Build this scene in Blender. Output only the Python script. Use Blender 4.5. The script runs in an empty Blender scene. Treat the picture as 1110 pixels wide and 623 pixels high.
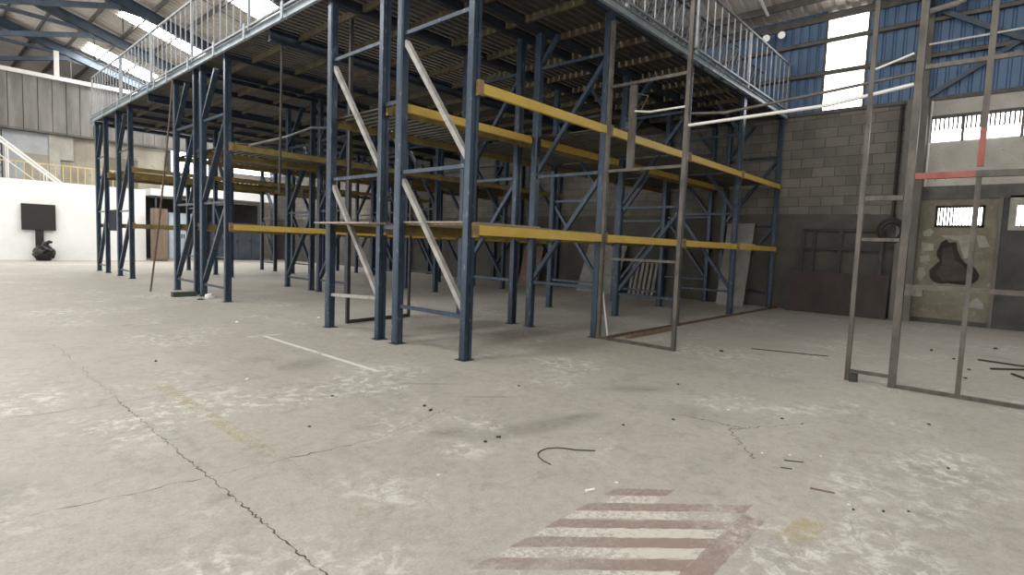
import bpy, bmesh, math, random
from mathutils import Vector, Matrix
random.seed(7)
C = bpy.context.scene.collection
SC = bpy.context.scene

# ------------------------------------------------------------------ materials
def _nodes(name):
    m = bpy.data.materials.new(name); m.use_nodes = True
    nt = m.node_tree
    return m, nt, nt.nodes['Principled BSDF']
def _noise(nt, scale, detail=6, rough=.6, vec=None, dist=0):
    n = nt.nodes.new('ShaderNodeTexNoise'); n.inputs['Scale'].default_value = scale
    n.inputs['Detail'].default_value = detail; n.inputs['Roughness'].default_value = rough
    n.inputs['Distortion'].default_value = dist
    if vec: nt.links.new(vec, n.inputs['Vector'])
    return n.outputs['Fac']
def _ramp(nt, fac, stops):
    r = nt.nodes.new('ShaderNodeValToRGB'); e = r.color_ramp.elements
    while len(e) < len(stops): e.new(.5)
    for k, (p, c) in enumerate(stops):
        e[k].position = p; e[k].color = (*c, 1) if len(c) == 3 else c
    nt.links.new(fac, r.inputs['Fac']); return r.outputs['Color']
def _mix(nt, fac, a, b, mode='MIX'):
    n = nt.nodes.new('ShaderNodeMix'); n.data_type = 'RGBA'; n.blend_type = mode
    for s, v in ((0, fac), (6, a), (7, b)):
        if isinstance(v, (int, float)): n.inputs[s].default_value = v
        elif isinstance(v, tuple): n.inputs[s].default_value = (*v, 1)
        else: nt.links.new(v, n.inputs[s])
    return n.outputs[2]
def _pos(nt, scale=(1, 1, 1), loc=(0, 0, 0), rot=(0, 0, 0)):
    g = nt.nodes.new('ShaderNodeNewGeometry'); mp = nt.nodes.new('ShaderNodeMapping')
    mp.inputs['Scale'].default_value = scale; mp.inputs['Location'].default_value = loc
    mp.inputs['Rotation'].default_value = rot
    nt.links.new(g.outputs['Position'], mp.inputs['Vector']); return mp.outputs['Vector']
def _bump(nt, b, h, s=.2, d=.02):
    n = nt.nodes.new('ShaderNodeBump'); n.inputs['Strength'].default_value = s; n.inputs['Distance'].default_value = d
    nt.links.new(h, n.inputs['Height']); nt.links.new(n.outputs['Normal'], b.inputs['Normal'])
def worn(name, c1, c2, scale=6, rough=.5, metal=0, lo=.35, hi=.7, speck=None, bump=.1, stretch=(1, 1, 1)):
    m, nt, b = _nodes(name); v = _pos(nt, stretch)
    f = _noise(nt, scale, 8, .65, v)
    col = _ramp(nt, f, [(lo, c1), (hi, c2)])
    if speck:
        f2 = _noise(nt, scale * 4, 6, .7, v)
        col = _mix(nt, _ramp(nt, f2, [(.60, (0, 0, 0)), (.68, (1, 1, 1))]), col, speck)
    nt.links.new(col, b.inputs['Base Color'])
    b.inputs['Roughness'].default_value = rough; b.inputs['Metallic'].default_value = metal
    if bump: _bump(nt, b, f, bump, .01)
    return m
def emit(name, col, s):
    m, nt, b = _nodes(name)
    v = _pos(nt); f = _noise(nt, 1.5, 3, .5, v)
    c = _ramp(nt, f, [(.3, tuple(x * .85 for x in col)), (.7, col)])
    b.inputs['Base Color'].default_value = (.8, .8, .8, 1)
    nt.links.new(c, b.inputs['Emission Color']); b.inputs['Emission Strength'].default_value = s
    return m

M = {}
M['blue'] = worn('blue_paint', (.020, .036, .062), (.048, .073, .108), 5, .30, .3, .3, .75, speck=(.19, .215, .24), stretch=(1, 1, .35))
M['blue_dark'] = worn('dark_blue_paint', (.014, .021, .034), (.028, .039, .058), 4, .5, .1)
M['dusty'] = worn('dusty_grey_paint', (.22, .21, .20), (.40, .385, .36), 7, .6, .1, speck=(.12, .16, .22))
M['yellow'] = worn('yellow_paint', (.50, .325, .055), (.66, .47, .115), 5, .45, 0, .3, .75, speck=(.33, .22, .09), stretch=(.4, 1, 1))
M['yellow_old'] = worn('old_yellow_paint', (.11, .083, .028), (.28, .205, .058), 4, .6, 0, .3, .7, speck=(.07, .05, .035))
M['joist'] = worn('old_joist', (.035, .029, .018), (.11, .085, .04), 4, .7)
M['rust'] = worn('rusty_connector', (.16, .10, .06), (.36, .25, .12), 9, .7)
M['wood'] = worn('old_board', (.20, .165, .13), (.40, .34, .27), 5, .8, 0, stretch=(.3, 2, 1))
M['slat'] = worn('deck_slat', (.034, .030, .026), (.078, .068, .056), 4, .75, 0, speck=(.05, .04, .035))
M['grey_tube'] = worn('bare_grey_steel', (.06, .053, .046), (.145, .13, .114), 8, .45, .35, speck=(.13, .08, .05), stretch=(1, 1, .4))
M['edge'] = worn('blue_grey_edge', (.25, .30, .34), (.42, .47, .50), 4, .45, .2, speck=(.12, .12, .12))
M['rail'] = worn('grey_railing_paint', (.20, .22, .245), (.36, .38, .405), 6, .45, .3)
M['black_tube'] = worn('dark_tube', (.018, .018, .018), (.05, .045, .04), 6, .6)
M['red_paint'] = worn('faded_red_paint', (.25, .065, .05), (.34, .12, .10), 8, .6)
M['white'] = worn('white_paint', (.74, .745, .74), (.82, .825, .82), 1.2, .6, bump=.02)
M['white_tube'] = worn('white_tube', (.7, .69, .66), (.8, .79, .77), 6, .4)
M['black'] = worn('black_panel', (.012, .012, .011), (.022, .021, .02), 20, .55)
M['bag'] = worn('black_plastic', (.006, .006, .007), (.012, .012, .013), 10, .22, bump=0)
M['yel_rail'] = worn('pale_yellow_rail', (.58, .46, .20), (.70, .58, .29), 4, .6)
M['navy'] = worn('navy_board', (.004, .006, .014), (.009, .012, .025), 4, .9)
M['pale_blue'] = worn('pale_blue_metal', (.45, .53, .60), (.58, .65, .70), 2, .5)
M['grey_blue'] = worn('grey_blue_metal', (.04, .052, .07), (.075, .09, .115), 2, .5)
M['brown_wood'] = worn('brown_plywood', (.15, .105, .075), (.25, .185, .14), 3, .7, stretch=(2, 2, .3))
M['pink_ply'] = worn('reddish_plywood', (.17, .10, .08), (.25, .155, .125), 3, .7)
M['stone'] = worn('grey_sheet', (.20, .19, .175), (.33, .32, .30), 3, .8)
M['red_brown'] = worn('red_brown_board', (.035, .025, .021), (.072, .052, .044), 2, .75, stretch=(1, 1, .4))
M['rust_rod'] = worn('rusty_rod', (.075, .047, .036), (.16, .095, .068), 12, .7)
M['pale_wood'] = worn('pale_wood', (.42, .38, .32), (.55, .50, .43), 6, .7, stretch=(1, 1, .3))
M['sky'] = emit('skylight_sheet', (1, .985, .95), 20)
M['win'] = emit('bright_window_sheet', (1, 1, .98), 5)
M['lamp'] = emit('floodlight_glass', (1, .97, .9), .2)
M['paper'] = worn('white_scrap', (.7, .69, .66), (.85, .84, .82), 9, .8)
M['crumb'] = worn('dark_crumb', (.03, .025, .02), (.08, .07, .06), 20, .9)
M['splinter'] = worn('brown_splinter', (.13, .085, .06), (.23, .16, .115), 20, .8)
M['green'] = worn('dark_green_block', (.03, .045, .035), (.07, .09, .07), 8, .8)
M['steel_purlin'] = worn('purlin_steel', (.06, .055, .05), (.13, .12, .11), 5, .6, .1)
M['rafter'] = worn('blue_grey_rafter', (.035, .05, .075), (.075, .10, .135), 3, .5, .1)
M['roof'] = worn('roof_sheet', (.46, .43, .39), (.62, .585, .535), .8, .6, 0, bump=0, stretch=(.3, 1, 1))
M['clad'] = worn('blue_cladding', (.058, .115, .215), (.095, .165, .29), 1.3, .5, .05, stretch=(1, 1, .3))
M['concrete_col'] = worn('pilaster_concrete', (.10, .092, .084), (.18, .168, .152), 3, .85, stretch=(1, 1, .4))
M['panelwall'] = worn('grey_wall_panel', (.13, .125, .115), (.26, .25, .23), 1.2, .8, stretch=(2, 2, .35), speck=None)
M['plaster'] = worn('dirty_plaster', (.30, .27, .22), (.50, .46, .39), .9, .85, speck=(.2, .18, .15))
M['blue_plaster'] = worn('grey_blue_plaster', (.36, .38, .40), (.47, .49, .51), 1.5, .85)
M['cream'] = worn('cream_plaster', (.15, .137, .102), (.25, .228, .172), 2.2, .85, speck=(.30, .28, .24))
M['lightplaster'] = worn('pale_plaster', (.36, .345, .315), (.52, .50, .46), 2.2, .85, speck=(.2, .19, .17))
M['darkwall'] = worn('dark_grey_wall', (.045, .045, .043), (.09, .09, .085), 1.5, .85)
M['beamgrey'] = worn('grey_ring_beam', (.07, .07, .065), (.14, .135, .125), 3, .85)
M['void2'] = worn('inner_masonry', (.045, .037, .032), (.085, .072, .063), 4, .9)
M['void'] = worn('exposed_brown_masonry', (.016, .012, .010), (.045, .035, .03), 3, .9)
M['patch_white'] = worn('bare_white_patch', (.26, .245, .21), (.38, .365, .33), 4, .85)
M['tie'] = worn('black_cable', (.015, .015, .015), (.03, .03, .03), 10, .5)

def floor_mat():
    m, nt, b = _nodes('worn_concrete'); v = _pos(nt)
    big = _noise(nt, .35, 5, .6, v); mid = _noise(nt, 1.7, 8, .65, v, .4); fine = _noise(nt, 14, 8, .7, v); grit = _noise(nt, 70, 4, .7, v)
    col = _ramp(nt, big, [(.3, (.315, .287, .25)), (.7, (.405, .372, .325))])
    col = _mix(nt, .55, col, _ramp(nt, mid, [(.32, (.225, .205, .178)), (.5, (.36, .333, .29)), (.72, (.45, .42, .37))]))
    col = _mix(nt, .45, col, _ramp(nt, fine, [(.3, (.20, .19, .165)), (.5, (.36, .345, .30)), (.7, (.48, .46, .415))]))
    col = _mix(nt, .30, col, _ramp(nt, grit, [(.3, (.18, .17, .15)), (.7, (.52, .50, .46))]))
    mot = _noise(nt, 5, 10, .78, v, .6)
    col = _mix(nt, _ramp(nt, mot, [(.52, (0, 0, 0)), (.70, (.6, .6, .6))]), col, (.19, .17, .145))
    # dark scuffs stretched across the slab
    v2 = _pos(nt, (1.1, .55, 1), (3, 1, 0), (0, 0, .9)); sc = _noise(nt, 1.3, 6, .6, v2, .8)
    col = _mix(nt, _ramp(nt, sc, [(.60, (0, 0, 0)), (.74, (.45, .45, .45))]), col, (.20, .19, .17))
    # chalky worn patches
    v3 = _pos(nt, (1, 1, 1), (11, 4, 2)); w = _noise(nt, .9, 3, .5, v3); w2 = _noise(nt, 9, 9, .75, v3, .5)
    mul = nt.nodes.new('ShaderNodeMath'); mul.operation = 'MULTIPLY'
    a = nt.nodes.new('ShaderNodeMapRange'); a.inputs[1].default_value = .52; a.inputs[2].default_value = .66; nt.links.new(w, a.inputs[0])
    c = nt.nodes.new('ShaderNodeMapRange'); c.inputs[1].default_value = .50; c.inputs[2].default_value = .60; nt.links.new(w2, c.inputs[0])
    nt.links.new(a.outputs[0], mul.inputs[0]); nt.links.new(c.outputs[0], mul.inputs[1])
    col = _mix(nt, mul.outputs[0], col, (.56, .545, .51))
    def spot(x, y, ax, ay, rot, c, amt, nz, lo, hi):
        v4 = _pos(nt, (1, 1, 0), (-x, -y, 0)); mp = nt.nodes.new('ShaderNodeMapping'); mp.vector_type = 'TEXTURE'
        mp.inputs['Rotation'].default_value = (0, 0, rot); mp.inputs['Scale'].default_value = (ax, ay, 1); nt.links.new(v4, mp.inputs['Vector'])
        ln = nt.nodes.new('ShaderNodeVectorMath'); ln.operation = 'LENGTH'; nt.links.new(mp.outputs['Vector'], ln.inputs[0])
        r = nt.nodes.new('ShaderNodeMapRange'); r.interpolation_type = 'SMOOTHSTEP'; r.inputs[1].default_value = 1; r.inputs[2].default_value = .1
        nt.links.new(ln.outputs['Value'], r.inputs[0])
        q = nt.nodes.new('ShaderNodeMapRange'); q.inputs[1].default_value = lo; q.inputs[2].default_value = hi; q.inputs[4].default_value = amt; nt.links.new(nz, q.inputs[0])
        mu = nt.nodes.new('ShaderNodeMath'); mu.operation = 'MULTIPLY'; nt.links.new(r.outputs[0], mu.inputs[0]); nt.links.new(q.outputs[0], mu.inputs[1])
        return _mix(nt, mu.outputs[0], col, c)
    dk, wh = (.17, .16, .14), (.60, .585, .55)
    for x, y, ax, ay, rot in ((-1.2, -2.08, .85, .20, -.25), (-.75, -2.15, .35, .12, -.3), (-.86, -1.3, .36, .045, -.69), (-1.05, -.55, .5, .05, -.75), (-1.75, -1.75, .3, .15, -.6), (-4.3, -.9, .6, .5, 0), (-1.5, .9, .5, .3, .5), (.4, -2.0, .5, .2, -.7)):
        col = spot(x, y, ax, ay, rot, dk, .8, fine, .30, .60)
    for x, y, ax, ay, rot in ((-1.0, .2, .45, .35, 0), (-.55, -4.0, .5, .3, .3), (.3, -4.35, .7, .35, -.6), (-1.9, -2.05, .25, .3, .4), (-2.6, -2.2, .3, .5, .3), (.9, -3.3, .8, .25, -.7), (-1.2, -4.2, .4, .3, 0), (-.1, -5.0, .8, .4, 0)):
        col = spot(x, y, ax, ay, rot, wh, .8, w2, .47, .60)
    nt.links.new(col, b.inputs['Base Color']); b.inputs['Roughness'].default_value = .62
    _bump(nt, b, fine, .25, .006)
    return m
M['floor'] = floor_mat()

def paint_mat(name, col, keep=.5, scale=10, soft=.1, amax=.8):
    """thin worn floor paint: flakes away through a noise mask"""
    m, nt, b = _nodes(name); v = _pos(nt)
    f = _noise(nt, scale, 9, .75, v); f2 = _noise(nt, 1.6, 3, .5, v)
    add = nt.nodes.new('ShaderNodeMath'); add.operation = 'ADD'; nt.links.new(f, add.inputs[0]); nt.links.new(f2, add.inputs[1])
    mr = nt.nodes.new('ShaderNodeMapRange'); mr.inputs[1].default_value = 1 - keep - soft + .5; mr.inputs[2].default_value = 1 - keep + soft + .5
    mr.inputs[4].default_value = amax
    nt.links.new(add.outputs[0], mr.inputs[0]); nt.links.new(mr.outputs[0], b.inputs['Alpha'])
    nt.links.new(_ramp(nt, f, [(.3, tuple(c * .8 for c in col)), (.7, col)]), b.inputs['Base Color'])
    b.inputs['Roughness'].default_value = .7
    return m
M['p_white'] = paint_mat('worn_white_floor_paint', (.66, .645, .60), .52)
M['p_white2'] = paint_mat('worn_cream_floor_paint', (.66, .63, .56), .57, 34, .16, .80)
M['p_yellow'] = paint_mat('worn_yellow_floor_paint', (.58, .50, .25), .34, 22, .22, .6)
M['p_red'] = paint_mat('worn_red_floor_paint', (.36, .235, .205), .54, 34, .16, .50)
M['p_line'] = paint_mat('white_floor_line', (.74, .725, .68), .74, 22, .2, .9)
M['p_crack'] = paint_mat('crack_dirt', (.09, .08, .068), .60, 14, .15, .8)
M['p_stain'] = paint_mat('dark_floor_stain', (.13, .125, .11), .40, 5, .35)

def block_mat():
    m, nt, b = _nodes('concrete_block_wall')
    g = nt.nodes.new('ShaderNodeNewGeometry'); s = nt.nodes.new('ShaderNodeSeparateXYZ'); nt.links.new(g.outputs['Position'], s.inputs[0])
    cb = nt.nodes.new('ShaderNodeCombineXYZ'); nt.links.new(s.outputs['Y'], cb.inputs['X']); nt.links.new(s.outputs['Z'], cb.inputs['Y'])
    br = nt.nodes.new('ShaderNodeTexBrick'); nt.links.new(cb.outputs[0], br.inputs['Vector'])
    br.inputs['Scale'].default_value = 1; br.inputs['Brick Width'].default_value = .5; br.inputs['Row Height'].default_value = .235
    br.inputs['Mortar Size'].default_value = .010; br.inputs['Mortar Smooth'].default_value = .4
    br.inputs['Color1'].default_value = (.225, .212, .188, 1); br.inputs['Color2'].default_value = (.155, .146, .13, 1); br.inputs['Mortar'].default_value = (.092, .085, .075, 1)
    v = _pos(nt); n = _noise(nt, 1.1, 8, .65, v)
    col = _mix(nt, .75, br.outputs['Color'], _ramp(nt, n, [(.3, (.55, .54, .52)), (.7, (1.1, 1.08, 1.05))]), 'MULTIPLY')
    # rendered dado up to 2.45 m
    zz = nt.nodes.new('ShaderNodeMath'); zz.operation = 'LESS_THAN'; zz.inputs[1].default_value = 2.45
    nz = nt.nodes.new('ShaderNodeMath'); nz.operation = 'MULTIPLY_ADD'; nz.inputs[1].default_value = .12; nt.links.new(n, nz.inputs[0]); nt.links.new(s.outputs['Z'], nz.inputs[2])
    nt.links.new(nz.outputs[0], zz.inputs[0])
    dado = _ramp(nt, _noise(nt, 1.6, 7, .6, v), [(.3, (.060, .056, .050)), (.7, (.115, .107, .096))])
    col = _mix(nt, zz.outputs[0], col, dado)
    nt.links.new(col, b.inputs['Base Color']); b.inputs['Roughness'].default_value = .9
    _bump(nt, b, br.outputs['Fac'], -.3, .01)
    return m
M['block'] = block_mat()

# ------------------------------------------------------------------ mesh helpers
class MB:
    def __init__(s): s.v = []; s.f = []
    def poly(s, vs, fs):
        n = len(s.v); s.v += [tuple(p) for p in vs]; s.f += [tuple(n + i for i in f) for f in fs]; return s
    def box(s, x0, x1, y0, y1, z0, z1):
        return s.poly([(x0, y0, z0), (x1, y0, z0), (x1, y1, z0), (x0, y1, z0), (x0, y0, z1), (x1, y0, z1), (x1, y1, z1), (x0, y1, z1)],
                      [(0, 3, 2, 1), (4, 5, 6, 7), (0, 1, 5, 4), (1, 2, 6, 5), (2, 3, 7, 6), (3, 0, 4, 7)])
    def bar(s, a, b, w, h, side=None):
        """rectangular section w (along side) by h between a and b"""
        a = Vector(a); b = Vector(b); d = (b - a).normalized()
        u = Vector(side) if side else (Vector((0, 0, 1)) if abs(d.z) < .9 else Vector((1, 0, 0)))
        u = (u - d * u.dot(d)).normalized(); t = d.cross(u)
        vs = [e + u * (i * w / 2) + t * (j * h / 2) for e in (a, b) for i, j in ((-1, -1), (1, -1), (1, 1), (-1, 1))]
        return s.poly(vs, [(0, 3, 2, 1), (4, 5, 6, 7), (0, 1, 5, 4), (1, 2, 6, 5), (2, 3, 7, 6), (3, 0, 4, 7)])
    def channel(s, a, b, w, h, side, t=.006):
        """open C channel: web w wide (along side), flanges h deep"""
        a = Vector(a); b = Vector(b); d = (b - a).normalized()
        u = Vector(side); u = (u - d * u.dot(d)).normalized(); k = d.cross(u)
        prof = [(-w/2, 0), (w/2, 0), (w/2, h), (w/2 - t, h), (w/2 - t, t), (-w/2 + t, t), (-w/2 + t, h), (-w/2, h)]
        return s.extrude(prof, a, b, u, k)
    def extrude(s, prof, a, b, u, k):
        n = len(prof)
        vs = [Vector(e) + u * p + k * q for e in (a, b) for p, q in prof]
        fs = [(i, (i + 1) % n, n + (i + 1) % n, n + i) for i in range(n)]
        fs += [tuple(reversed(range(n))), tuple(range(n, 2 * n))]
        return s.poly(vs, fs)
    def tube(s, pts, r, n=8):
        pts = [Vector(p) for p in pts]; rings = []; rr = r if isinstance(r, (list, tuple)) else [r] * len(pts)
        prev = None
        for i, p in enumerate(pts):
            d = (pts[min(i + 1, len(pts) - 1)] - pts[max(i - 1, 0)]).normalized()
            u = prev if prev is not None else (Vector((0, 0, 1)) if abs(d.z) < .9 else Vector((1, 0, 0)))
            u = (u - d * u.dot(d)).normalized(); prev = u; t = d.cross(u)
            rings.append([p + (u * math.cos(2 * math.pi * k / n) + t * math.sin(2 * math.pi * k / n)) * rr[i] for k in range(n)])
        vs = [q for ring in rings for q in ring]; fs = []
        for i in range(len(pts) - 1):
            for k in range(n):
                fs.append((i * n + k, i * n + (k + 1) % n, (i + 1) * n + (k + 1) % n, (i + 1) * n + k))
        fs.append(tuple(reversed(range(n)))); fs.append(tuple((len(pts) - 1) * n + k for k in range(n)))
        return s.poly(vs, fs)
    def ribbon(s, pts, w, z):
        for i in range(len(pts) - 1):
            a = Vector((*pts[i], 0)); b = Vector((*pts[i + 1], 0)); d = (b - a).normalized(); t = Vector((-d.y, d.x, 0))
            wa = w[i] if isinstance(w, list) else w; wb = w[i + 1] if isinstance(w, list) else w
            a = a - d * .2 * wa
            s.poly([(*(a + t * wa/2).xy, z), (*(a - t * wa/2).xy, z), (*(b - t * wb/2).xy, z), (*(b + t * wb/2).xy, z)], [(0, 1, 2, 3)])
        return s
    def flat(s, pts, z):
        return s.poly([(x, y, z) for x, y in pts], [tuple(range(len(pts)))])
    def mesh(s, name, smooth=False):
        m = bpy.data.meshes.new(name); m.from_pydata(s.v, [], s.f)
        bm = bmesh.new(); bm.from_mesh(m); bmesh.ops.recalc_face_normals(bm, faces=bm.faces); bm.to_mesh(m); bm.free()
        if smooth:
            for p in m.polygons: p.use_smooth = True
        return m
    def build(s, name, mat, parent=None, smooth=False, **tags):
        o0 = world_loc(parent) if parent else Vector((0, 0, 0))
        base = o0
        if not parent:     # origin at the foot of the thing
            xs, ys, zs = zip(*s.v); base = Vector(((min(xs) + max(xs))/2, (min(ys) + max(ys))/2, min(zs)))
        s.v = [tuple(Vector(p) - base) for p in s.v]
        me = s.mesh(name, smooth); me.materials.append(M[mat])
        o = inst(name, me, Vector((0, 0, 0)) if parent else base, parent)
        tag(o, **tags); return o
def world_loc(o):
    l = Vector(o.location)
    while o.parent: o = o.parent; l = l + Vector(o.location)
    return l
def inst(name, me, loc, parent=None):
    o = bpy.data.objects.new(name, me); C.objects.link(o); o.location = loc
    if parent: o.parent = parent
    return o
def tag(o, label=None, cat=None, group=None, kind=None):
    if label: o['label'] = label
    if cat: o['category'] = cat
    if group: o['group'] = group
    if kind: o['kind'] = kind
    return o
def thing(name, loc, label, cat, group=None):
    o = bpy.data.objects.new(name, None); o.empty_display_size = .2; C.objects.link(o); o.location = loc
    return tag(o, label, cat, group)
ST = dict(kind='structure')

# ------------------------------------------------------------------ key dimensions (metres)
LB = 2.675                                  # rack bay length along X
FX = [0, LB, 2 * LB, 3 * LB, 4 * LB]
ROWS = [(0, 1.30), (1.71, 3.01), (6.98, 8.28), (8.69, 9.99), (13.87, 15.17), (16.64, 17.80)]
Z1, Z2, ZT = 1.50, 3.07, 4.74               # beam levels and post top
XW = 10.80                                  # right wall face

# ------------------------------------------------------------------ setting: floor
fl = MB(); N = 40
fl.poly([(-16, -12, 0), (XW + .3, -12, 0), (XW + .3, 41, 0), (-16, 41, 0)], [(0, 1, 2, 3)])
floor = fl.build('floor', 'floor', **ST)
def wob(p, q, n, amp):
    out = []
    for i in range(n + 1):
        t = i / n; x = p[0] + (q[0] - p[0]) * t; y = p[1] + (q[1] - p[1]) * t
        out.append((x + random.uniform(-amp, amp), y + random.uniform(-amp, amp)))
    return out
def crack(p, q, n=40, amp=.018, w=.012):
    pts = wob(p, q, n, amp)
    return MB().ribbon(pts, [w * random.choice((.25, .5, .7, 1, 1.4)) for _ in pts], .0012)
b = crack((-3.22, .50), (-3.23, -5.5), 260, .011, .0085)
b.build('crack', 'p_crack', floor)
for p, q, w in (((-3.19, 3.5), (-3.22, .5), .004), ((-4.6, .55), (-3.22, .46), .006), ((-3.22, .46), (-2.0, .60), .005), ((-2.0, .6), (-1.1, .62), .003),
                ((-4.6, -1.25), (-3.24, -1.40), .006), ((-3.24, -1.40), (-2.2, -1.52), .008), ((-2.2, -1.52), (-1.4, -1.30), .004),
                ((-8, 3.4), (-3.2, 3.45), .005), ((-.11, -3.1), (.55, -3.5), .010), ((-.11, -3.1), (-.62, -3.45), .007), ((.0, -3.2), (-.05, -2.7), .008),
                ((-1.05, 4.6), (-3.2, 4.5), .004)):
    crack(p, q, 24, .02, w).build('crack', 'p_crack', floor)
# painted markings
MB().ribbon([(-1.10, 2.75), (-1.09, .12)], .06, .0016).build('painted_line', 'p_line', floor)
MB().ribbon([(-1.30, 2.82), (-.85, 2.80)], .05, .0018).build('painted_line', 'p_line', floor)
MB().ribbon([(-4.5, 5.0), (-1.6, 4.6)], .06, .0016).build('painted_line', 'p_white', floor)
MB().ribbon([(-2.84, .9), (-2.84, -2.4)], .10, .0016).build('painted_line', 'p_yellow', floor)
MB().ribbon([(-1.55, -3.93), (-1.25, -3.96)], .13, .0016).build('painted_line', 'p_yellow', floor)
# hatched box: diagonal stripes, x + y = const
def stripe(c, w, mat, y0=-3.08, y1=-3.70):
    h = w / 2
    n = 26; ys = [y0 + (y1 - y0) * k / n for k in range(n + 1)]; j = lambda: random.uniform(-.009, .009)
    pts = [(c + h - y + j(), y) for y in ys] + [(c - h - y + j(), y) for y in reversed(ys)]
    MB().flat(pts, .0016).build('hatch_stripe', mat, floor)
for k, c in enumerate((-4.92, -5.165, -5.41, -5.655, -5.90, -6.15)):
    stripe(c, .115, 'p_white2', -3.06 - .03 * (k == 0), -3.30 if k == 0 else (-3.60 if k == 1 else -3.70))
for k, c in enumerate((-4.79, -5.04, -5.29, -5.53, -5.78, -6.03)):
    stripe(c, .115, 'p_red', -3.05, -3.3 if k == 0 else -3.68)
n = 40; xs = [-1.45 - 1.55 * k / n for k in range(n + 1)]; j = lambda: random.uniform(-.007, .007)
MB().flat([(x, -3.68 + j()) for x in xs] + [(x, -3.785 + j()) for x in reversed(xs)], .0018).build('hatch_border', 'p_red', floor)

# ------------------------------------------------------------------ setting: right wall
wr = MB().box(XW, XW + .2, -2.95, 41, 0, 4.85).build('wall_right', 'block', **ST)
MB().box(XW - .32, XW + .02, -3.0, -2.62, 0, 4.83).build('pilaster', 'concrete_col', wr)
# bay right of the pilaster
wb = MB().box(XW, XW + .2, -12, -2.95, 0, 4.85).build('wall_right_bay', 'lightplaster', **ST)
wb.name = 'wall_right.001'
MB().box(XW - .03, XW, -4.35, -3.0, 0, 2.70).build('cream_panel', 'cream', wb)
MB().box(XW - .04, XW, -12, -4.35, 0, 2.70).build('dark_panel', 'darkwall', wb)
MB().box(XW - .06, XW, -12, -3.0, 2.68, 2.96).build('ring_beam', 'beamgrey', wb)
MB().box(XW - .055, XW - .03, -12, -3.0, 0, .10).build('dark_skirting', 'darkwall', wb)
MB().box(XW - .07, XW - .04, -4.36, -4.30, 0, 2.68).build('timber_post', 'concrete_col', wb)
MB().box(XW - .06, XW - .04, -5.4, -4.46, 2.02, 2.72).build('white_surround', 'patch_white', wb)
def wallpoly(pts, x, th, name, mat):
    n = len(pts)
    vs = [(x, y, z) for y, z in pts] + [(x - th, y, z) for y, z in pts]
    MB().poly(vs, [tuple(range(n)), tuple(reversed(range(n, 2 * n)))] + [(i, (i + 1) % n, n + (i + 1) % n, n + i) for i in range(n)]).build(name, mat, wb)
wallpoly([(-3.42, 1.76), (-3.50, 1.82), (-3.55, 1.75), (-3.67, 1.77), (-3.70, 1.60), (-3.78, 1.42), (-3.86, 1.32), (-3.99, 1.27), (-4.06, 1.16), (-4.10, 1.08),
          (-4.08, .98), (-4.0, .90), (-3.85, .86), (-3.6, .88), (-3.45, .86), (-3.34, .90), (-3.27, 1.0), (-3.25, 1.14), (-3.33, 1.25), (-3.42, 1.36), (-3.36, 1.45), (-3.35, 1.56)],
         XW - .03, .006, 'broken_plaster_patch', 'void')
wallpoly([(-3.45, 1.62), (-3.60, 1.66), (-3.68, 1.40), (-3.80, 1.28), (-3.95, 1.10), (-3.9, .95), (-3.5, .92), (-3.38, 1.08), (-3.46, 1.3)], XW - .036, .004, 'bare_render', 'void2')
for pts in ([(-3.08, 1.98), (-3.2, 2.06), (-3.27, 1.98), (-3.22, 1.88), (-3.1, 1.88)], [(-3.06, 1.75), (-3.28, 1.72), (-3.3, 1.58), (-3.1, 1.55)], [(-3.05, 1.45), (-3.22, 1.48), (-3.25, 1.35), (-3.08, 1.3)],
            [(-3.05, 1.2), (-3.15, 1.2), (-3.2, 1.05), (-3.1, .9), (-3.05, .95)], [(-3.98, 1.92), (-4.12, 1.9), (-4.22, 1.68), (-4.05, 1.66)], [(-3.98, .5), (-4.1, .62), (-4.2, .5), (-4.22, .38), (-3.97, .40)],
            [(-3.4, 1.9), (-3.9, 1.93), (-3.95, 1.45), (-3.82, 1.42), (-3.7, 1.8), (-3.45, 1.86)]):
    wallpoly(pts, XW - .03, .003, 'bare_patch', 'patch_white')
# vertical pipes on the pilaster
def corr(y0, y1, z0, z1, x, pitch=.20, d=.028):
    """trapezoid profile sheet standing in the Y-Z plane, ribs upright"""
    vs = []; fs = []; y = y0; prof = []
    while y < y1 - 1e-6:
        for f, dd in ((0, 0), (.62, 0), (.72, d), (.90, d)):
            prof.append((min(y + f * pitch, y1), dd))
        y += pitch
    prof.append((y1, 0))
    for yy, dd in prof: vs += [(x + dd, yy, z0), (x + dd, yy, z1)]
    fs = [(2 * i, 2 * i + 2, 2 * i + 3, 2 * i + 1) for i in range(len(prof) - 1)]
    return MB().poly(vs, fs)
cl = corr(-12, -1.74, 4.85, 7.25, XW + .01).poly(*(lambda m: (m.v, m.f))(corr(-.84, 41, 4.85, 7.25, XW + .01)))
wc = cl.build('wall_right_cladding', 'clad', **ST); wc.name = 'wall_right.002'
MB().box(XW - .05, XW + .02, -12, 41, 4.80, 4.88).build('wall_plate', 'beamgrey', wc)
for z in (5.76, 6.52):
    MB().box(XW - .085, XW - .075, -12, 41, z - .05, z + .05).box(XW - .085, XW - .015, -12, 41, z + .04, z + .05).box(XW - .085, XW - .015, -12, 41, z - .05, z - .04).build('girt', 'concrete_col', wc)
MB().bar((XW - .09, -2.96, 4.90), (XW - .09, -4.60, 5.92), .09, .05, (0, 0, 1)).build('brace', 'rafter', wc)
MB().bar((XW - .145, -3.05, 6.66), (XW - .145, -4.60, 5.66), .10, .05, (0, 0, 1)).build('brace', 'rafter', wc)
MB().bar((XW - .20, -4.40, 5.79), (XW - .20, -6.6, 4.90), .10, .05, (0, 0, 1)).build('brace', 'rafter', wc)
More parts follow.
